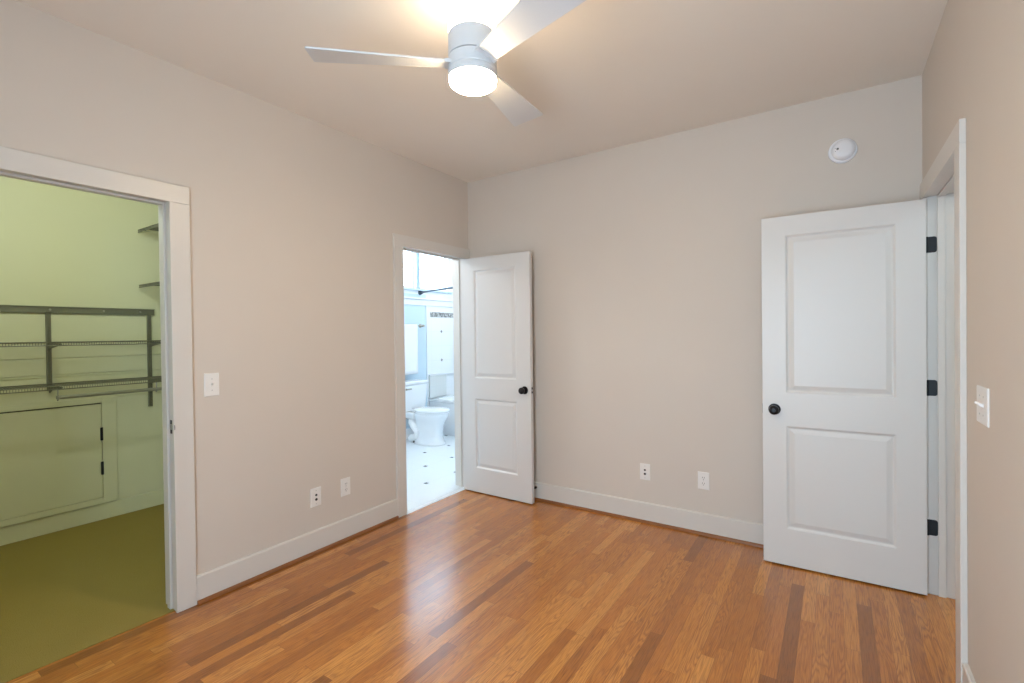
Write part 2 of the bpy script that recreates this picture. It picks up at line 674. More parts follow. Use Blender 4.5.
casing_left('trim_1', CY0, CY1, 'white flat casing around the closet doorway')
casing_left('trim_2', BY0, BY1, 'white flat casing around the bathroom doorway', -0.001)
closet_jamb = jamb('trim_3', -T - 0.012, 0.0, CY0, CY1, 'white jamb lining the closet doorway', -0.078)
bath_jamb = jamb('trim_4', -T - 0.012, 0.0, BY0, BY1, 'white jamb lining the bathroom doorway', -0.078)
bm = BM()
box(bm, (W - 0.02, RY0 - CAS, 0), (W, RY0, ZI))
box(bm, (W - 0.02, RY1, 0), (W, RY1 + CAS, ZI))
box(bm, (W - 0.02, RY0 - CAS, ZI), (W, RY1 + CAS, ZO))
S('trim_5', bm, M['trim'], 'white flat casing around the hall doorway', 'door casing', 0.0025)
hall_jamb = jamb('trim_6', W, W + T, RY0, RY1, 'white jamb lining the hall doorway', W + 0.038, 0.030)
bm = BM()
box(bm, (W + T, RY1 + 0.005, 0), (W + T + 0.02, RY1 + 0.1, ZO))
box(bm, (W + T, RY0 - 0.1, 0), (W + T + 0.02, RY0 - 0.005, ZO))
box(bm, (W + T, RY0 - 0.005, ZI + 0.005), (W + T + 0.02, RY1 + 0.005, ZO))
S('trim_7', bm, M['trim'], 'white casing on the hall face of the right doorway', 'door casing', 0.0025)

# strike plate with its curved lip on the closet jamb
bm = BM()
ys = CY1 + JR
box(bm, (-0.030, ys - 0.0015, 0.897), (-0.004, ys + 0.001, 0.965))
lathe(bm, [(0.001, -0.0018), (0.027, -0.0018), (0.027, 0.0)], 32, (-0.004, ys, 0.931), (0, 1, 0))
so = ob('strike_plate', bm, M['bronze'], closet_jamb)
tag(so, 'dark bronze strike plate')
bm = BM()
box(bm, (-0.024, ys - 0.0026, 0.917), (-0.010, ys - 0.0017, 0.945))
so = ob('latch_hole', bm, M['nickel'], closet_jamb)

BBH, BBT = 0.1445, 0.016


def base_profile():
    return [(0, 0), (BBT, 0), (BBT, BBH - 0.006), (BBT - 0.006, BBH), (0, BBH)]


def shoe_profile():
    n = 6
    pts = [(0, 0)] + [(0.013 * math.cos(k * PI / 2 / n), 0.019 * math.sin(k * PI / 2 / n)) for k in range(n + 1)]
    return pts


def run_y(name, wall_x, sgn, y0, y1, label, prof, mat, off=0.0, cat='baseboard'):
    bm = BM()
    poly = [(wall_x + sgn * (off + u), z) for u, z in prof]
    prism(bm, [(u, z) for u, z in poly], 1, y0, y1)
    return S(name, bm, mat, label, cat)


def run_x(name, wall_y, sgn, x0, x1, label, prof, mat, off=0.0, cat='baseboard'):
    bm = BM()
    poly = [(wall_y + sgn * (off + u), z) for u, z in prof]
    loft(bm, [[(x0, a, z) for a, z in poly], [(x1, a, z) for a, z in poly]])
    return S(name, bm, mat, label, cat)


run_y('baseboard_left', 0, 1, CY1 + CAS, BY0 - CAS, 'white baseboard between the closet and bathroom doorways', base_profile(), M['trim'])
run_y('baseboard_left_rear', 0, 1, REAR + 0.02, CY0 - CAS, 'white baseboard beside the closet doorway', base_profile(), M['trim'])
run_x('baseboard_back', 0, -1, 0.02, W - 0.021, 'white baseboard along the back wall', base_profile(), M['trim'])
run_y('baseboard_right', W, -1, REAR + 0.02, RY0 - CAS, 'white baseboard below the double switch', base_profile(), M['trim'])
run_x('baseboard_rear', REAR, 1, 0.02, W - 0.02, 'white baseboard below the added bedroom window', base_profile(), M['trim'])
run_y('trim_8', 0, 1, CY1 + CAS + 0.002, BY0 - CAS - 0.002, 'stained oak shoe moulding between the closet and bathroom doorways', shoe_profile(), M['shoe'], BBT, 'shoe moulding')
run_x('trim_9', 0, -1, 0.025, W - 0.025, 'stained oak shoe moulding along the back wall', shoe_profile(), M['shoe'], BBT, 'shoe moulding')
run_y('trim_10', W, -1, REAR + 0.02, RY0 - CAS - 0.002, 'stained oak shoe moulding below the double switch', shoe_profile(), M['shoe'], BBT, 'shoe moulding')

# closet baseboard and the board lines of the closet back wall
run_y('baseboard_closet', CX, 1, CLY, CRY, 'cream baseboard below the closet access hatch', [(0, 0), (0.014, 0), (0.014, 0.122), (0.009, 0.128), (0, 0.128)], M['closet'])
bm = BM()
for z0, z1 in ((0.128, 0.929), (0.934, 1.102), (1.108, 1.121), (1.126, 1.242), (1.248, 1.560)):
    d = 0.012 if (z0, z1) != (1.108, 1.121) else 0.009
    if z1 < 0.95:
        box(bm, (CX, CLY, z0), (CX + d, -2.020, z1))
        box(bm, (CX, -2.016, z0), (CX + d, CRY, z1))
    else:
        box(bm, (CX, CLY, z0), (CX + d, CRY, z1))
S('trim_11', bm, M['closet'], 'cream horizontal board panelling behind the closet shelving', 'wall panelling', 0.0012)

# unseen bedroom window, added and sized to match the daylight
win = empty('window_1', ((WX0 + WX1) / 2, REAR, WZ0))
tag(win, 'unseen white window added in the rear wall for daylight', 'window', kind='structure')
bm = BM()
hw, hh = (WX1 - WX0) / 2, WZ1 - WZ0
for a, b in (((-hw - .09, 0, -.09), (-hw, .02, hh + .09)), ((hw, 0, -.09), (hw + .09, .02, hh + .09)),
             ((-hw, 0, hh), (hw, .02, hh + .09)), ((-hw, 0, -.09), (hw, .02, 0)),
             ((-hw, -.09, 0), (-hw + .04, -.04, hh)), ((hw - .04, -.09, 0), (hw, -.04, hh)),
             ((-hw + .04, -.09, 0), (hw - .04, -.04, .04)), ((-hw + .04, -.09, hh - .04), (hw - .04, -.04, hh)),
             ((-.03, -.09, .04), (.03, -.04, hh - .04)), ((-hw + .04, -.085, hh / 2 - .02), (-.03, -.045, hh / 2 + .02)),
             ((.03, -.085, hh / 2 - .02), (hw - .04, -.045, hh / 2 + .02))):
    box(bm, a, b)
ob('window_frame', bm, M['trim'], win, 0.002)
bm = BM()
box(bm, (-hw + .04, -.068, .04), (hw - .04, -.064, hh - .04))
ob('pane', bm, M['glass'], win)

# ------------------------------------------------------------------ doors
DT = 0.035
DH0, DH1 = 0.010, 2.040


def door_leaf_bm(w, st, z_panels):
    """slab in local x 0..w, front face y=0, back face y=DT, with two moulded panels on both faces"""
    bm = BM()

    def quad(pts, flip):
        vs = [bm.verts.new(p) for p in pts]
        bm.faces.new(vs if not flip else vs[::-1])
    for yf, s, flip in ((0.0, 1, False), (DT, -1, True)):
        x0, x1 = st, w - st
        zs = [DH0] + [z for zz in z_panels for z in zz] + [DH1]
        quad([(0, yf, DH0), (x0, yf, DH0), (x0, yf, DH1), (0, yf, DH1)], flip)
        quad([(x1, yf, DH0), (w, yf, DH0), (w, yf, DH1), (x1, yf, DH1)], flip)
        for a, b in ((zs[0], zs[1]), (zs[2], zs[3]), (zs[4], zs[5])):
            quad([(x0, yf, a), (x1, yf, a), (x1, yf, b), (x0, yf, b)], flip)
        prof = [(0, 0), (0.004, 0.002), (0.011, 0.0085), (0.016, 0.0095), (0.022, 0.0085), (0.040, 0.0030), (0.043, 0.0022)]
        for a, b in z_panels:
            prev = None
            for ins, dep in prof:
                ring = [(x0 + ins, yf + s * dep, a + ins), (x1 - ins, yf + s * dep, a + ins),
                        (x1 - ins, yf + s * dep, b - ins), (x0 + ins, yf + s * dep, b - ins)]
                if prev:
                    for k in range(4):
                        quad([prev[k], prev[(k + 1) % 4], ring[(k + 1) % 4], ring[k]], flip)
                prev = ring
            quad(prev, flip)
    for pts in ([(0, 0, DH0), (0, DT, DH0), (0, DT, DH1), (0, 0, DH1)], [(w, DT, DH0), (w, 0, DH0), (w, 0, DH1), (w, DT, DH1)],
                [(0, 0, DH1), (0, DT, DH1), (w, DT, DH1), (w, 0, DH1)], [(0, DT, DH0), (0, 0, DH0), (w, 0, DH0), (w, DT, DH0)]):
        quad(pts, False)
    bmesh.ops.remove_doubles(bm, verts=bm.verts, dist=1e-5)
    return bm


def knob_set(door, kx, kz, ring):
    for s, y0 in ((-1, 0.0), (1, DT)):
        bm = BM()
        lathe(bm, [(0.0, 0.0), (0.0325, 0.0), (0.0325, 0.004), (0.029, 0.0085), (0.015, 0.011), (0.0115, 0.018), (0.0115, 0.027),
                   (0.017, 0.031), (0.0245, 0.037), (0.0275, 0.045), (0.0265, 0.053), (0.021, 0.060), (0.012, 0.0635), (0.0, 0.0645)],
              36, (kx, y0, kz), (0, s, 0))
        k = ob('door_knob', bm, M['bronze'], door, smooth=True)
        tag(k, 'black bronze round knob')
        if ring:
            bm = BM()
            lathe(bm, [(0.0075, 0.0630), (0.0105, 0.0632), (0.0105, 0.0660), (0.0075, 0.0660)], 24, (kx, y0, kz), (0, s, 0))
            ob('keyhole_ring', bm, M['blackmetal'], k, smooth=True)


# bathroom door: hinged on the bathroom jamb, opened along the back wall
d1 = empty('door_1', (0.0272, -0.1331, 0.0), -0.01395)
tag(d1, 'open white two-panel bathroom door beside the bathroom doorway', 'door', kind='structure')
ob('door_leaf', door_leaf_bm(0.7125, 0.136, ((0.218, 0.823), (1.001, 1.932))), M['door'], d1, 0.0015)
knob_set(d1, 0.654, 0.922, False)
bm = BM()
box(bm, (0.7120, 0.006, 0.894), (0.7145, 0.030, 0.952))
tag(ob('latch_plate', bm, M['nickel'], d1), 'satin latch plate')
bm = BM()
box(bm, (0.7140, 0.010, 0.930), (0.7152, 0.026, 0.946))
box(bm, (0.7140, 0.010, 0.899), (0.7152, 0.026, 0.914))
tag(ob('latch_bolt', bm, M['bronze'], d1), 'dark latch bolt')
for hz in (1.833, 1.082, 0.346):
    bm = BM()
    box(bm, (-0.0135, 0.0395, hz - 0.044), (-0.0005, 0.0475, hz + 0.044))
    lathe(bm, [(0.0, -0.046), (0.006, -0.046), (0.006, 0.046), (0.0, 0.046)], 14, (-0.006, 0.0385, hz))
    h = ob('hinge', bm, M['nickel'], d1)
    tag(h, 'small satin nickel hinge')
# door stop bumper low on the free edge of the bathroom door
bm = BM()
lathe(bm, [(0.0, 0.0), (0.011, 0.0), (0.011, 0.010), (0.006, 0.014), (0.006, 0.045), (0.010, 0.048), (0.010, 0.062), (0.0, 0.064)], 20, (0.690, DT, 0.115), (0, 1, 0))
tag(ob('bumper', bm, M['bronze'], d1, smooth=True), 'dark bumper low on the door back')

# hall door: hinged on the right wall, opened along the back wall
d2 = empty('door_2', (W - 0.0115, -0.2096, 0.0), 0.01862)
tag(d2, 'open white two-panel hall door beside the right doorway', 'door', kind='structure')
leaf = door_leaf_bm(0.7520, 0.122, ((0.222, 0.824), (1.016, 1.930)))
bmesh.ops.transform(leaf, matrix=Matrix.Translation((-0.7520, 0, 0)), verts=leaf.verts)
ob('door_leaf', leaf, M['door'], d2, 0.0015)
knob_set(d2, -0.689, 0.918, True)
bm = BM()
box(bm, (-0.7535, 0.006, 0.890), (-0.7515, 0.030, 0.946))
tag(ob('latch_plate', bm, M['bronze'], d2), 'dark latch plate')
for hz in (1.812, 1.073, 0.348):
    bm = BM()
    # leaf let into the jamb face, rounded corners on its far side
    x0, x1, yj = W + 0.001, W + 0.037, RY1 + JR
    n = 5
    r = 0.011
    pts = [(x0, hz - 0.041)]
    for cx, cz, a0 in ((x1 - r, hz - 0.041 + r, -PI / 2), (x1 - r, hz + 0.041 - r, 0)):
        for k in range(n + 1):
            a = a0 + k * PI / 2 / n
            pts.append((cx + r * math.cos(a), cz + r * math.sin(a)))
    pts.append((x0, hz + 0.041))
    loft(bm, [[(u, yj - 0.0016, z) for u, z in pts], [(u, yj + 0.001, z) for u, z in pts]])
    # knuckle beside the door edge
    lathe(bm, [(0.0, -0.041), (0.0058, -0.041), (0.0058, 0.041), (0.0, 0.041)], 14, (W - 0.0035, yj - 0.0055, hz))
    inv = Matrix.Translation((W - 0.0115, -0.2096, 0)) @ Matrix.Rotation(0.01862, 4, 'Z')
    bmesh.ops.transform(bm, matrix=inv.inverted(), verts=bm.verts)
    h = ob('hinge', bm, M['blackmetal'], d2)
    tag(h, 'black door hinge')

# ------------------------------------------------------------------ ceiling fan
FX, FY = 1.543, -1.850
fan = empty('ceiling_fan', (FX, FY, H))
tag(fan, 'white three-blade ceiling fan with lit round glass lamp', 'ceiling fan')


def Z(z):
    return z - H


bm = BM()
lathe(bm, [(0.0, 0.0), (0.074, 0.0), (0.074, -0.010), (0.066, -0.026), (0.042, -0.040), (0.030, -0.043), (0.0, -0.043)], 40)
canopy = ob('canopy', bm, M['fan'], fan, smooth=True)
for a in (-0.9, 0.9):
    bm = BM()
    ang = math.radians(-57) + a * 0.5
    lathe(bm, [(0.0, 0.0), (0.0045, 0.0), (0.0045, 0.004), (0.0, 0.005)], 12, (0.070 * math.cos(ang), 0.070 * math.sin(ang), -0.018), (math.cos(ang), math.sin(ang), -0.2))
    ob('canopy_screw', bm, M['fangap'], canopy, smooth=True)
bm = BM()
lathe(bm, [(0.0, Z(2.722)), (0.021, Z(2.722)), (0.021, Z(2.652)), (0.0, Z(2.652))], 28)
ob('downrod', bm, M['fan'], fan, smooth=True)
bm = BM()
lathe(bm, [(0.022, Z(2.662)), (0.060, Z(2.658)), (0.090, Z(2.645)), (0.0975, Z(2.630)), (0.0975, Z(2.594)), (0.022, Z(2.594))], 48, close=False)
tag(ob('uplight_shade', bm, M['uplight'], fan, smooth=True), 'glowing opal shade above the housing')
bm = BM()
lathe(bm, [(0.0, Z(2.594)), (0.0985, Z(2.594)), (0.0985, Z(2.504)), (0.0, Z(2.504))], 56)
ob('motor_housing', bm, M['fan'], fan, 0.002, smooth=True)
bm = BM()
lathe(bm, [(0.0, Z(2.504)), (0.0935, Z(2.504)), (0.0935, Z(2.499)), (0.0, Z(2.499))], 48)
ob('seam_ring', bm, M['fangap'], fan, smooth=True)
bm = BM()
lathe(bm, [(0.0, Z(2.499)), (0.0985, Z(2.499)), (0.0985, Z(2.453)), (0.0965, Z(2.4515)), (0.0965, Z(2.449)), (0.0, Z(2.449))], 56)
ob('blade_hub', bm, M['fan'], fan, smooth=True)
bm = BM()
lathe(bm, [(0.0, Z(2.449)), (0.0985, Z(2.448)), (0.0998, Z(2.446)), (0.0998, Z(2.421)), (0.0985, Z(2.419)), (0.0, Z(2.419))], 56)
ob('lamp_ring', bm, M['fan'], fan, smooth=True)
bm = BM()
lathe(bm, [(0.0, Z(2.419)), (0.0965, Z(2.419)), (0.0965, Z(2.412)), (0.0945, Z(2.402)), (0.087, Z(2.395)), (0.060, Z(2.391)), (0.0, Z(2.390))], 56)
tag(ob('lamp_shade', bm, M['lamp'], fan, smooth=True), 'lit opal glass lamp shade')

PITCH = math.radians(-12.94)
PHI = math.radians(-139.03)
for k in range(3):
    a = PHI + k * 2 * PI / 3
    er = Vector((math.cos(a), math.sin(a), (0.004, 0.0, 0.052)[k]))
    et = Vector((-math.sin(a), math.cos(a), math.tan(PITCH)))
    nn = er.cross(et).normalized()
    c0 = Vector((0, 0, Z(2.477)))
    th = 0.0035

    def BP(r, t, side):
        return c0 + er * r + et * t + nn * th * side
    nst = 8
    outline = []
    w0, wt = 0.043, 0.0815
    ra, rb, r0 = 0.632, 0.640, 0.108
    for i in range(nst + 1):
        f = i / nst
        outline.append((r0 + (ra - r0) * f, w0 + (wt - w0) * f))
    # softened tip corners
    outline[-1] = (ra - 0.006, wt - 0.0006)
    outline.append((ra, wt - 0.007))
    outline.append((rb, -wt + 0.007))
    outline.append((rb - 0.006, -wt + 0.0006))
    for i in range(nst - 1, -1, -1):
        f = i / nst
        outline.append((r0 + (rb - r0) * f, -(w0 + (wt - w0) * f)))
    bm = BM()
    loft(bm, [[BP(r, t, -1) for r, t in outline], [BP(r, t, 1) for r, t in outline]])
    bl = ob('blade', bm, M['fanblade'], fan, 0.0015)
    bm = BM()
    arm = [(0.080, 0.024), (0.150, 0.022), (0.165, 0.012), (0.165, -0.012), (0.150, -0.022), (0.080, -0.024)]
    loft(bm, [[BP(r, t, 1.02) for r, t in arm], [BP(r, t, 2.6) for r, t in arm]])
    # root clamp that holds the blade at the hub
    root = [(0.082, 0.046), (0.112, 0.046), (0.112, -0.046), (0.082, -0.046)]
    loft(bm, [[BP(r, t, -2.0) for r, t in root], [BP(r, t, 2.0) for r, t in root]])
    ob('blade_arm', bm, M['fan'], bl, 0.001)

# ------------------------------------------------------------------ smoke detector
sd = empty('smoke_detector', (2.818, 0.0, 2.423))
tag(sd, 'round white smoke detector high on the back wall', 'smoke detector')
bm = BM()
lathe(bm, [(0.0, 0.0), (0.071, 0.0), (0.071, 0.007), (0.068, 0.012), (0.0, 0.012)], 48, (0, 0, 0), (0, -1, 0))
ob('mounting_base', bm, M['detector'], sd, smooth=True)
bm = BM()
lathe(bm, [(0.0, 0.012), (0.060, 0.012), (0.0575, 0.024), (0.050, 0.036), (0.038, 0.041), (0.0, 0.043)], 48, (0.004, 0, 0.003), (0, -1, 0))
cov = ob('detector_cover', bm, M['detector'], sd, smooth=True)
bm = BM()
lathe(bm, [(0.0, 0.0), (0.0065, 0.0), (0.0065, 0.003), (0.0, 0.0035)], 20, (-0.024, -0.0395, 0.006), (0, -1, 0))
tag(ob('test_button', bm, M['fangap'], cov, smooth=True), 'grey test button')
for dx, dz in ((-0.012, 0.020), (-0.036, 0.012), (-0.035, -0.006)):
    bm = BM()
    lathe(bm, [(0.0, 0.0), (0.0022, 0.0), (0.0022, 0.002), (0.0, 0.0025)], 10, (dx, -0.0385, dz), (0, -1, 0))
    ob('sound_hole', bm, M['fangap'], cov, smooth=True)

# ------------------------------------------------------------------ outlets and switches (built facing -y, then turned)


def plate_bm(w, h):
    bm = BM()
    t, b = 0.0055, 0.004
    loft(bm, [[(-w / 2, 0, -h / 2), (w / 2, 0, -h / 2), (w / 2, 0, h / 2), (-w / 2, 0, h / 2)],
              [(-w / 2, -t + .002, -h / 2), (w / 2, -t + .002, -h / 2), (w / 2, -t + .002, h / 2), (-w / 2, -t + .002, h / 2)],
              [(-w / 2 + b, -t, -h / 2 + b), (w / 2 - b, -t, -h / 2 + b), (w / 2 - b, -t, h / 2 - b), (-w / 2 + b, -t, h / 2 - b)]])
    return bm


def screw(parent, x, z):
    bm = BM()
    lathe(bm, [(0.0, 0.0), (0.0032, 0.0), (0.0032, 0.0008), (0.0, 0.0012)], 14, (x, -0.0055, z), (0, -1, 0))
    ob('plate_screw', bm, M['nickel'], parent, smooth=True)


def duplex(label, loc, rz, group=None):
    o = empty('wall_outlet', loc, rz)
    tag(o, label, 'outlet', group)
    ob('cover_plate', plate_bm(0.074, 0.118), M['plate'], o)
    for z in (0.0195, -0.0195):
        bm = BM()
        pts = []
        for k in range(28):
            a = 2 * PI * k / 28
            pts.append((0.0172 * math.cos(a), max(-0.0135, min(0.0135, 0.0172 * math.sin(a))) + z))
        loft(bm, [[(u, -0.005, v) for u, v in pts], [(u, -0.0075, v) for u, v in pts]])
        rc = ob('receptacle', bm, M['plate'], o)
        for sx in (-0.0062, 0.0062):
            bm = BM()
            box(bm, (sx - 0.0013, -0.0079, z - 0.001), (sx + 0.0013, -0.0072, z + 0.0085))
            ob('slot', bm, M['slot'], rc)
        bm = BM()
        lathe(bm, [(0.0, 0.0), (0.0026, 0.0), (0.0026, 0.0007), (0.0, 0.0007)], 14, (0, -0.0073, z - 0.0075), (0, -1, 0))
        ob('ground_hole', bm, M['slot'], rc)
    screw(o, 0, 0)
    return o


def jack_plate(label, loc, rz):
    o = empty('jack_plate', loc, rz)
    tag(o, label, 'wall jack')
    ob('cover_plate', plate_bm(0.074, 0.118), M['plate'], o)
    for z, r in ((0.014, 0.0072), (-0.014, 0.0082)):
        bm = BM()
        lathe(bm, [(0.0, 0.0), (r, 0.0), (r, 0.004), (r * 0.7, 0.006), (0.0, 0.006)], 20, (0, -0.005, z), (0, -1, 0))
        tag(ob('jack', bm, M['slot'], o, smooth=True), 'dark round cable jack')
    screw(o, 0, 0.042)
    screw(o, 0, -0.042)
    return o


def switch_plate(label, loc, rz, gangs, w):
    o = empty('light_switch', loc, rz)
    tag(o, label, 'light switch')
    ob('cover_plate', plate_bm(w, 0.122), M['plate'], o)
    for g in range(gangs):
        x = (g - (gangs - 1) / 2) * 0.046
        bm = BM()
        box(bm, (x - 0.0052, -0.0065, -0.012), (x + 0.0052, -0.005, 0.012))
        ob('toggle_surround', bm, M['plate'], o, 0.0005)
        bm = BM()
        loft(bm, [[(x - .0042, -.006, -.004), (x + .0042, -.006, -.004), (x + .0042, -.006, .006), (x - .0042, -.006, .006)],
                  [(x - .0032, -.019, .004), (x + .0032, -.019, .004), (x + .0032, -.017, .011), (x - .0032, -.017, .011)]])
        ob('toggle', bm, M['plate'], o, 0.0006)
        screw(o, x, 0.030)
        screw(o, x, -0.030)
    return o


switch_plate('white single light switch beside the closet doorway', (0.0, -2.168, 1.128), PI / 2, 1, 0.072)
switch_plate('white double light switch beside the hall doorway', (W, -1.265, 1.126), -PI / 2, 2, 0.135)
jack_plate('white plate with two dark jacks on the wall with the closet doorway', (0.0, -1.568, 0.352), PI / 2)
duplex('white duplex outlet on the wall beside the bathroom doorway', (0.0, -1.345, 0.357), PI / 2)
jack_plate('white plate with two dark jacks on the back wall between the open doors', (1.621, 0.0, 0.366), 0)
duplex('white duplex outlet on the back wall near the open hall door', (2.026, 0.0, 0.365), 0)

# ------------------------------------------------------------------ closet shelving
sh = empty('wire_shelving', (CX + 0.012, -2.1, 1.59))
tag(sh, 'grey wire shelving hung on uprights across the closet back wall', 'shelving')
XB = 0.0                          # local x = out from the wall
Y0, Y1 = CLY + 2.1 + 0.35, -1.755 + 2.1


def shp(name, bm, mat, parent=sh, **k):
    return ob(name, bm, mat, parent, **k)


bm = BM()
# top hanging track: shallow channel
prism(bm, [(0.0, -0.024), (0.016, -0.024), (0.016, -0.018), (0.008, -0.018), (0.008, 0.018), (0.016, 0.018), (0.016, 0.024), (0.0, 0.024)], 1, Y0, Y1)
track = shp('hanging_track', bm, M['wire'])
for y in (-0.55, -0.28, 0.02, 0.25):
    bm = BM()
    lathe(bm, [(0.0, 0.0), (0.008, 0.0), (0.007, 0.003), (0.0, 0.004)], 16, (0.008, y, 0.0), (1, 0, 0))
    tag(ob('track_screw', bm, M['chrome'], track, smooth=True), 'bright screw head')

for y, zb in ((-0.291, -0.575), (0.307, -0.765), (-0.889, -0.575)):
    bm = BM()
    wv = 0.0135
    box(bm, (0.0, y - wv, zb), (0.004, y + wv, -0.010))
    box(bm, (0.004, y - wv, zb), (0.016, y - wv + 0.003, -0.010))
    box(bm, (0.004, y + wv - 0.003, zb), (0.016, y + wv, -0.010))
    box(bm, (0.013, y - wv + 0.003, zb), (0.016, y - 0.005, -0.010))
    box(bm, (0.013, y + 0.005, zb), (0.016, y + wv - 0.003, -0.010))
    nsl = int(abs(zb) / 0.026)
    for i in range(nsl + 1):       # bridges between the slots
        z = zb + 0.006 + i * 0.026
        if z < -0.02:
            box(bm, (0.013, y - 0.005, z - 0.006), (0.016, y + 0.005, z + 0.006))
    shp('upright', bm, M['wire'])
    for zs in (-0.235, -0.530):
        if zs - 0.05 < zb - 0.02:
            continue
        bm = BM()
        prism(bm, [(0.010, zs - 0.004), (0.296, zs - 0.004), (0.296, zs - 0.013), (0.060, zs - 0.040), (0.010, zs - 0.060)], 1, y - 0.004, y + 0.004)
        shp('shelf_bracket', bm, M['wire'])


def wire_shelf(parent, name, z, depth, y0, y1, lip=0.024):
    """ventilated shelf: cross wires bent down over the front lip, carried on long wires"""
    bm = BM()
    n = int((y1 - y0) / 0.0135)
    for i in range(n + 1):
        y = y0 + (y1 - y0) * i / n
        tube(bm, [(0.006, y, z), (depth - 0.004, y, z), (depth, y, z - 0.004), (depth, y, z - lip)], 0.0014, 5)
    for x, zz, r in ((0.006, z - 0.003, 0.003), (depth * 0.5, z - 0.004, 0.003), (depth, z - 0.001, 0.0034), (depth, z - lip, 0.0034)):
        tube(bm, [(x, y0 - 0.003, zz), (x, y1 + 0.003, zz)], r, 8)
    return shp(name, bm, M['wire'], parent)


wire_shelf(sh, 'wire_shelf', -0.229, 0.300, Y0, 0.585)
wire_shelf(sh, 'wire_shelf', -0.524, 0.300, Y0, 0.585)
bm = BM()
tube(bm, [(0.285, -0.318, -0.604), (0.285, 0.585, -0.604)], 0.0125, 16)
rod = tag(shp('hanging_rod', bm, M['chrome'], smooth=True), 'steel hanging rod')
bm = BM()
tube(bm, [(0.290, -0.312, -0.545), (0.290, -0.312, -0.585), (0.303, -0.312, -0.598), (0.303, -0.312, -0.612), (0.288, -0.312, -0.624), (0.272, -0.312, -0.614)], 0.004, 8)
ob('rod_hook', bm, M['chrome'], rod, smooth=True)
bm = BM()
tube(bm, [(0.290, 0.250, -0.545), (0.290, 0.250, -0.585), (0.303, 0.250, -0.598), (0.303, 0.250, -0.612), (0.288, 0.250, -0.624), (0.272, 0.250, -0.614)], 0.004, 8)
ob('rod_hook', bm, M['chrome'], rod, smooth=True)

# two high shelves on the closet side wall
for z, lab in ((2.246, 'upper of two grey wire shelves high on the closet side wall'), (1.805, 'lower of two grey wire shelves high on the closet side wall')):
    hs = empty('closet_shelf', (CX + 0.02, CRY, z))
    tag(hs, lab, 'shelf', 'high shelves on the closet side wall')
    L = 1.35
    bm = BM()
    dpt = 0.352
    n = 96
    for i in range(n + 1):
        x = L * i / n
        tube(bm, [(x, -0.005, 0), (x, -dpt + 0.004, 0), (x, -dpt, -0.004), (x, -dpt, -0.018)], 0.0016, 6)
    for y, zz, r in ((-0.006, -0.003, 0.003), (-dpt * .5, -0.004, 0.003), (-dpt, 0, 0.0036), (-dpt, -0.018, 0.0036)):
        tube(bm, [(-0.003, y, zz), (L, y, zz)], r, 8)
    ob('wire_deck', bm, M['wire'], hs)
    for x in (0.10, 0.70, 1.28):
        bm = BM()
        loft(bm, [[(x - .004, 0, -.006), (x - .004, -dpt + .02, -.006), (x - .004, -dpt + .02, -.014), (x - .004, -.06, -.045), (x - .004, 0, -.070)],
                  [(x + .004, 0, -.006), (x + .004, -dpt + .02, -.006), (x + .004, -dpt + .02, -.014), (x + .004, -.06, -.045), (x + .004, 0, -.070)]])
        tag(ob('shelf_bracket', bm, M['closet'], hs), 'cream painted bracket')

# access hatch in the closet back wall
ha = empty('access_hatch', (CX + 0.012, -2.1, 0.128))
tag(ha, 'cream low access hatch with two black hinges on the closet back wall', 'hatch')
ya, yb = -3.10 + 2.1, -2.105 + 2.1
z0, z1 = 0.176 - 0.128, 0.890 - 0.128
bm = BM()
box(bm, (0, ya - 0.09, 0.004), (0.016, ya, z1 + 0.045))
box(bm, (0, yb, 0.004), (0.016, yb + 0.088, z1 + 0.045))
box(bm, (0, ya, z1 + 0.004), (0.016, yb, z1 + 0.045))
box(bm, (0, ya, 0.004), (0.016, yb, z0 - 0.003))
ob('hatch_frame', bm, M['closet'], ha, 0.002)
bm = BM()
box(bm, (0.0, ya + 0.003, z0), (0.011, yb - 0.004, z1 - 0.004))
ob('hatch_panel', bm, M['closet'], ha, 0.002)
bm = BM()
box(bm, (0.0, ya + 0.003, z1 - 0.004), (0.0015, yb - 0.003, z1 + 0.004))
ob('hatch_gap_shadow', bm, M['slot'], ha)  # dark strip set in as the shadow above the inset panel
for zz in (0.658 - 0.128, 0.398 - 0.128):
    bm = BM()
    box(bm, (0.011, yb - 0.012, zz - 0.048), (0.0185, yb + 0.004, zz + 0.048))
    lathe(bm, [(0.0, -0.05), (0.005, -0.05), (0.005, 0.05), (0.0, 0.05)], 12, (0.018, yb - 0.003, zz))
    tag(ob('hatch_hinge', bm, M['blackmetal'], ha), 'black butt hinge')

# ------------------------------------------------------------------ bathroom
# windows
for i, (y0, y1) in enumerate(BW):
    wn = empty('window_%d' % (i + 2), (BX, (y0 + y1) / 2, BZ0))
    tag(wn, ('white bathroom window above the toilet', 'white bathroom window above the bathtub')[i], 'window', kind='structure')
    hw, hh = (y1 - y0) / 2, BZ1 - BZ0
    bm = BM()
    f = 0.035
    for a, b in (((-.09, -hw, 0), (-.04, -hw + f, hh)), ((-.09, hw - f, 0), (-.04, hw, hh)),
                 ((-.09, -hw + f, 0), (-.04, hw - f, f)), ((-.09, -hw + f, hh - f), (-.04, hw - f, hh))):
        box(bm, a, b)
    ob('window_frame', bm, M['bathwhite'], wn, 0.002)
    bm = BM()
    for a, b in (((-.075, -.008, f), (-.055, .008, hh - f)), ((-.075, -hw + f, .28), (-.055, -.008, .296)), ((-.075, .008, .28), (-.055, hw - f, .296))):
        box(bm, a, b)
    ob('muntin', bm, M['bathwhite'], wn)
    bm = BM()
    box(bm, (-.067, -hw + f, f), (-.063, hw - f, hh - f))
    ob('pane', bm, M['glass'], wn)
bm = BM()
box(bm, (BX, 0.55, BZ0 - 0.022), (BX + 0.045, 2.05, BZ0))
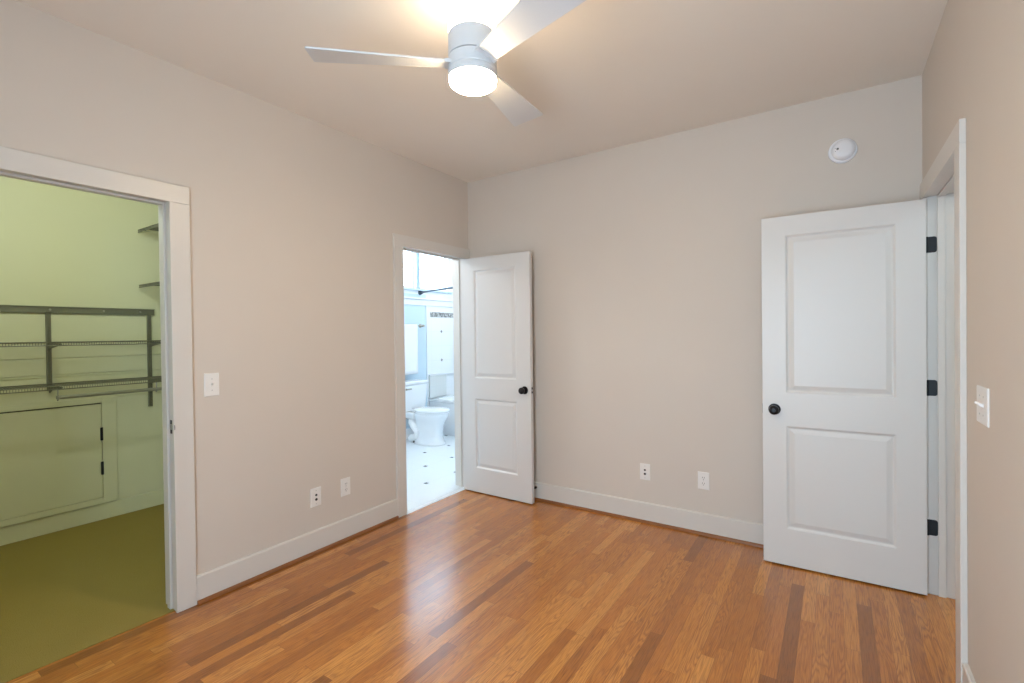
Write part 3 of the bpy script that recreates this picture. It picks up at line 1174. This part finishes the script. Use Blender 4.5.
S('trim_12', bm, M['bathblue'], 'pale sill below the bathroom windows', 'window sill', 0.002)
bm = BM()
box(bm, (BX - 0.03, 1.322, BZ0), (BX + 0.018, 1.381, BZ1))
S('trim_19', bm, M['bathpost'], 'blue-grey post darkened as if backlit between the two bathroom windows', 'window post', 0.002)
bm = BM()
box(bm, (BX, BYS, 1.788), (BX + 0.018, BYN, 1.868))
box(bm, (BX, BYS, 1.868), (BX + 0.040, BYN, 1.892))
S('trim_13', bm, M['bathwhite'], 'white ledge moulding below the bathroom windows', 'wall trim', 0.002)
bm = BM()
box(bm, (BX, 1.498, 0.0), (BX + 0.012, 1.524, 1.788))
S('trim_14', bm, M['bathwhite'], 'white tile edge strip between the blue wall and shower', 'wall trim', 0.002)
bm = BM()
box(bm, (BX, 1.585, 1.632), (BX + 0.006, 2.26, 1.702))
S('trim_15', bm, M['mosaic'], 'grey mosaic strip across the shower wall', 'tile strip')
bm = BM()
box(bm, (BX, 1.530, 0.50), (BX + 0.030, 1.872, 0.800))
S('trim_16', bm, M['lowtile'], 'grey tile panel above the bathtub end', 'tile panel', 0.002)
bm = BM()
box(bm, (BX, 1.524, 0.800), (BX + 0.042, 2.26, 0.822))
S('trim_17', bm, M['bathwhite'], 'white tile ledge above the grey tile panel', 'tile ledge', 0.003)
bm = BM()
box(bm, (BX, BYS, 0.004), (BX + 0.014, 1.498, 0.13))
S('baseboard_bathroom', bm, M['bathwhite'], 'white baseboard behind the toilet', 'baseboard', 0.002)

# toilet: tank at the far wall, bowl towards +x
TY = 1.055
to = empty('toilet', (BX + 0.025, TY, 0.004))
tag(to, 'white two-piece toilet with closed lid below the towel', 'toilet')


def oval(cx, a_back, a_front, b, z, n=36, pw=2.0):
    pts = []
    for k in range(n):
        t = 2 * PI * k / n
        c, s = math.cos(t), math.sin(t)
        e = 2.0 / pw
        ax = a_front if c >= 0 else a_back
        pts.append((cx + ax * math.copysign(abs(c) ** e, c), b * math.copysign(abs(s) ** e, s), z))
    return pts


bm = BM()
loft(bm, [oval(0.435, 0.265, 0.238, 0.146, 0.0, pw=2.4), oval(0.435, 0.265, 0.238, 0.146, 0.016, pw=2.4),
          oval(0.435, 0.250, 0.220, 0.132, 0.035, pw=2.3), oval(0.440, 0.240, 0.205, 0.116, 0.10),
          oval(0.445, 0.230, 0.203, 0.115, 0.17), oval(0.450, 0.220, 0.212, 0.124, 0.24), oval(0.455, 0.222, 0.235, 0.148, 0.30),
          oval(0.465, 0.230, 0.260, 0.172, 0.345), oval(0.470, 0.240, 0.268, 0.182, 0.375), oval(0.470, 0.240, 0.264, 0.180, 0.392)])
bowl = ob('bowl', bm, M['porcelain'], to, smooth=True)
bm = BM()    # the trapway bulging from the flank
for s in (-1, 1):
    tube(bm, [(0.200, s * 0.060, 0.300), (0.215, s * 0.082, 0.250), (0.270, s * 0.090, 0.200), (0.330, s * 0.088, 0.140),
              (0.310, s * 0.094, 0.090), (0.245, s * 0.088, 0.066), (0.205, s * 0.080, 0.052)], 0.049, 14)
ob('trapway', bm, M['porcelain'], bowl, smooth=True)
bm = BM()
loft(bm, [[(x, y, 0.30) for x, y in ((0.02, -.11), (0.30, -.13), (0.30, .13), (0.02, .11))],
          [(x, y, 0.392) for x, y in ((0.02, -.17), (0.32, -.172), (0.32, .172), (0.02, .17))]])
ob('tank_deck', bm, M['porcelain'], bowl, 0.02, seg=3, smooth=True)
for s in (-1, 1):
    bm = BM()
    lathe(bm, [(0.0, 0.0), (0.013, 0.0), (0.012, 0.014), (0.006, 0.020), (0.0, 0.021)], 18, (0.300, s * 0.136, 0.018))
    tag(ob('bolt_cap', bm, M['slot'], bowl, smooth=True), 'small dark floor bolt')
bm = BM()
loft(bm, [[(0.030, -.185, .392), (0.195, -.185, .392), (0.195, .185, .392), (0.030, .185, .392)],
          [(0.025, -.205, .52), (0.205, -.205, .52), (0.205, .205, .52), (0.025, .205, .52)],
          [(0.022, -.222, .735), (0.212, -.222, .735), (0.212, .222, .735), (0.022, .222, .735)]])
tank = ob('tank', bm, M['porcelain'], to, 0.022, seg=3, smooth=True)
bm = BM()
box(bm, (0.016, -.232, .737), (0.222, .232, .777))
ob('tank_lid', bm, M['porcelain'], tank, 0.010, seg=3, smooth=True)
bm = BM()
lathe(bm, [(0.0, 0.0), (0.014, 0.0), (0.013, 0.008), (0.0, 0.010)], 18, (0.2115, -0.165, 0.685), (1, 0, 0))
box(bm, (0.220, -0.172, 0.676), (0.230, -0.085, 0.694))
tag(ob('flush_lever', bm, M['chrome'], tank, 0.003, smooth=True), 'chrome flush lever')
bm = BM()
loft(bm, [oval(0.478, 0.215, 0.262, 0.183, 0.394), oval(0.478, 0.218, 0.266, 0.187, 0.402), oval(0.478, 0.216, 0.264, 0.185, 0.414)])
seat = ob('toilet_seat', bm, M['porcelain'], to, smooth=True)
bm = BM()
loft(bm, [oval(0.476, 0.216, 0.262, 0.184, 0.4165), oval(0.476, 0.220, 0.266, 0.188, 0.424), oval(0.476, 0.212, 0.258, 0.182, 0.438), oval(0.474, 0.150, 0.190, 0.120, 0.446)])
ob('toilet_lid', bm, M['porcelain'], to, smooth=True)
bm = BM()
bm.free()
for s in (-1, 1):
    bm = BM()
    box(bm, (0.235, s * 0.075 - 0.018, 0.394), (0.275, s * 0.075 + 0.018, 0.424))
    ob('seat_hinge', bm, M['porcelain'], seat, 0.005)

# bathtub: apron parallel to x, rim at 0.50
tb = empty('bathtub', (BX + 0.004, 1.532, 0.004))
tag(tb, 'white bathtub with plain apron beside the toilet', 'bathtub')
TLn, TWd, TH_ = 1.70, 0.73, 0.470
bm = BM()


def rr(x0, y0, x1, y1, r, z, n=5):
    pts = []
    for cx, cy, a0 in ((x1 - r, y0 + r, -PI / 2), (x1 - r, y1 - r, 0), (x0 + r, y1 - r, PI / 2), (x0 + r, y0 + r, PI)):
        for k in range(n + 1):
            a = a0 + k * PI / 2 / n
            pts.append((cx + r * math.cos(a), cy + r * math.sin(a), z))
    return pts


loft(bm, [rr(0, 0, TLn, TWd, .01, 0), rr(0, 0, TLn, TWd, .01, TH_ - .03), rr(0, -.012, TLn, TWd, .012, TH_ - .025), rr(0, -.012, TLn, TWd, .012, TH_),
          rr(.06, .06, TLn - .06, TWd - .05, .12, TH_), rr(.09, .08, TLn - .09, TWd - .07, .12, TH_ - .06), rr(.14, .11, TLn - .14, TWd - .10, .12, 0.12), rr(.20, .16, TLn - .20, TWd - .15, .10, 0.09)])
ob('tub_shell', bm, M['porcelain'], tb, smooth=True)
bm = BM()
lathe(bm, [(0.0, 0.0), (0.036, 0.0), (0.034, 0.006), (0.0, 0.008)], 24, (0.120, 0.36, 0.30), (1, 0, 0.25))
ob('overflow_cover', bm, M['chrome'], tb, smooth=True)

# curved shower rod
bm = BM()
pts = []
n = 24
xa, xb = BX + 0.012, -T - 0.02
for k in range(n + 1):
    f = k / n
    pts.append((xa + (xb - xa) * f, 1.392 - 0.17 * math.sin(PI * f), 1.965 + 0.010 * math.sin(PI * f)))
sr = empty('shower_rod', (BX, 1.392, 1.965))
tag(sr, 'dark curved shower rod below the bathroom window', 'shower rod')


def local(pl, o):
    return [tuple(Vector(p) - Vector(o)) for p in pl]


tube(bm, local(pts, (BX, 1.392, 1.965)), 0.0125, 14)
ob('rod', bm, M['darkrod'], sr, smooth=True)
for x, ax in ((0.0, 1), (-BX - T - 0.012, -1)):
    bm = BM()
    lathe(bm, [(0.0, 0.0), (0.036, 0.0), (0.036, 0.006), (0.024, 0.022), (0.018, 0.050), (0.0, 0.050)], 24, (x, 0, 0), (ax, 0, 0))
    ob('rod_flange', bm, M['darkrod'], sr, smooth=True)

# towel bar with a white towel
bar = empty('towel_bar', (BX, 1.06, 1.505))
tag(bar, 'chrome towel bar on the pale blue wall above the toilet', 'towel bar')
bm = BM()
tube(bm, [(0.062, -0.31, 0), (0.062, 0.345, 0)], 0.009, 14)
ob('bar', bm, M['chrome'], bar, smooth=True)
for y in (-0.29, 0.325):
    bm = BM()
    lathe(bm, [(0.0, 0.0), (0.026, 0.0), (0.026, 0.007), (0.012, 0.016), (0.011, 0.050), (0.017, 0.056), (0.017, 0.070), (0.0, 0.074)], 22, (0, y, 0), (1, 0, 0))
    ob('bar_post', bm, M['chrome'], bar, smooth=True)
bm = BM()
ny = 26
ya, yb = 0.80, 1.255


def fold(y, z, front):
    dz = (1.52 - z)
    return 0.004 * math.sin(y * 38 + (0 if front else 1.3)) * min(1.0, dz * 2.0)


prof_f = [1.50 - 0.64 * k / 10 for k in range(11)]
prof_b = [1.50 - 0.60 * k / 10 for k in range(11)]
path = []
for z in reversed(prof_b):
    path.append((BX + 0.062 - 0.014, z, False))
for k in range(1, 6):
    a = PI - k * PI / 6
    path.append((BX + 0.062 + 0.014 * math.cos(a), 1.505 + 0.014 * math.sin(a), None))
for z in prof_f:
    path.append((BX + 0.062 + 0.014, z, True))
grid = []
for i in range(ny + 1):
    y = ya + (yb - ya) * i / ny
    row = []
    for x, z, fr in path:
        dx = 0 if fr is None else fold(y, z, fr)
        if fr is False:
            dx = -abs(dx) * 0.4
        row.append((x + dx, y, z))
    grid.append(row)
vg = [[bm.verts.new(p) for p in row] for row in grid]
for a, b in zip(vg, vg[1:]):
    for k in range(len(a) - 1):
        bm.faces.new((a[k], b[k], b[k + 1], a[k + 1]))
tw = ob('hand_towel', bm, M['towel'], smooth=True)
md = tw.modifiers.new('pile', 'SOLIDIFY')
md.thickness = 0.007
md.offset = 1.0
tag(tw, 'white towel folded over the bar above the toilet', 'towel')
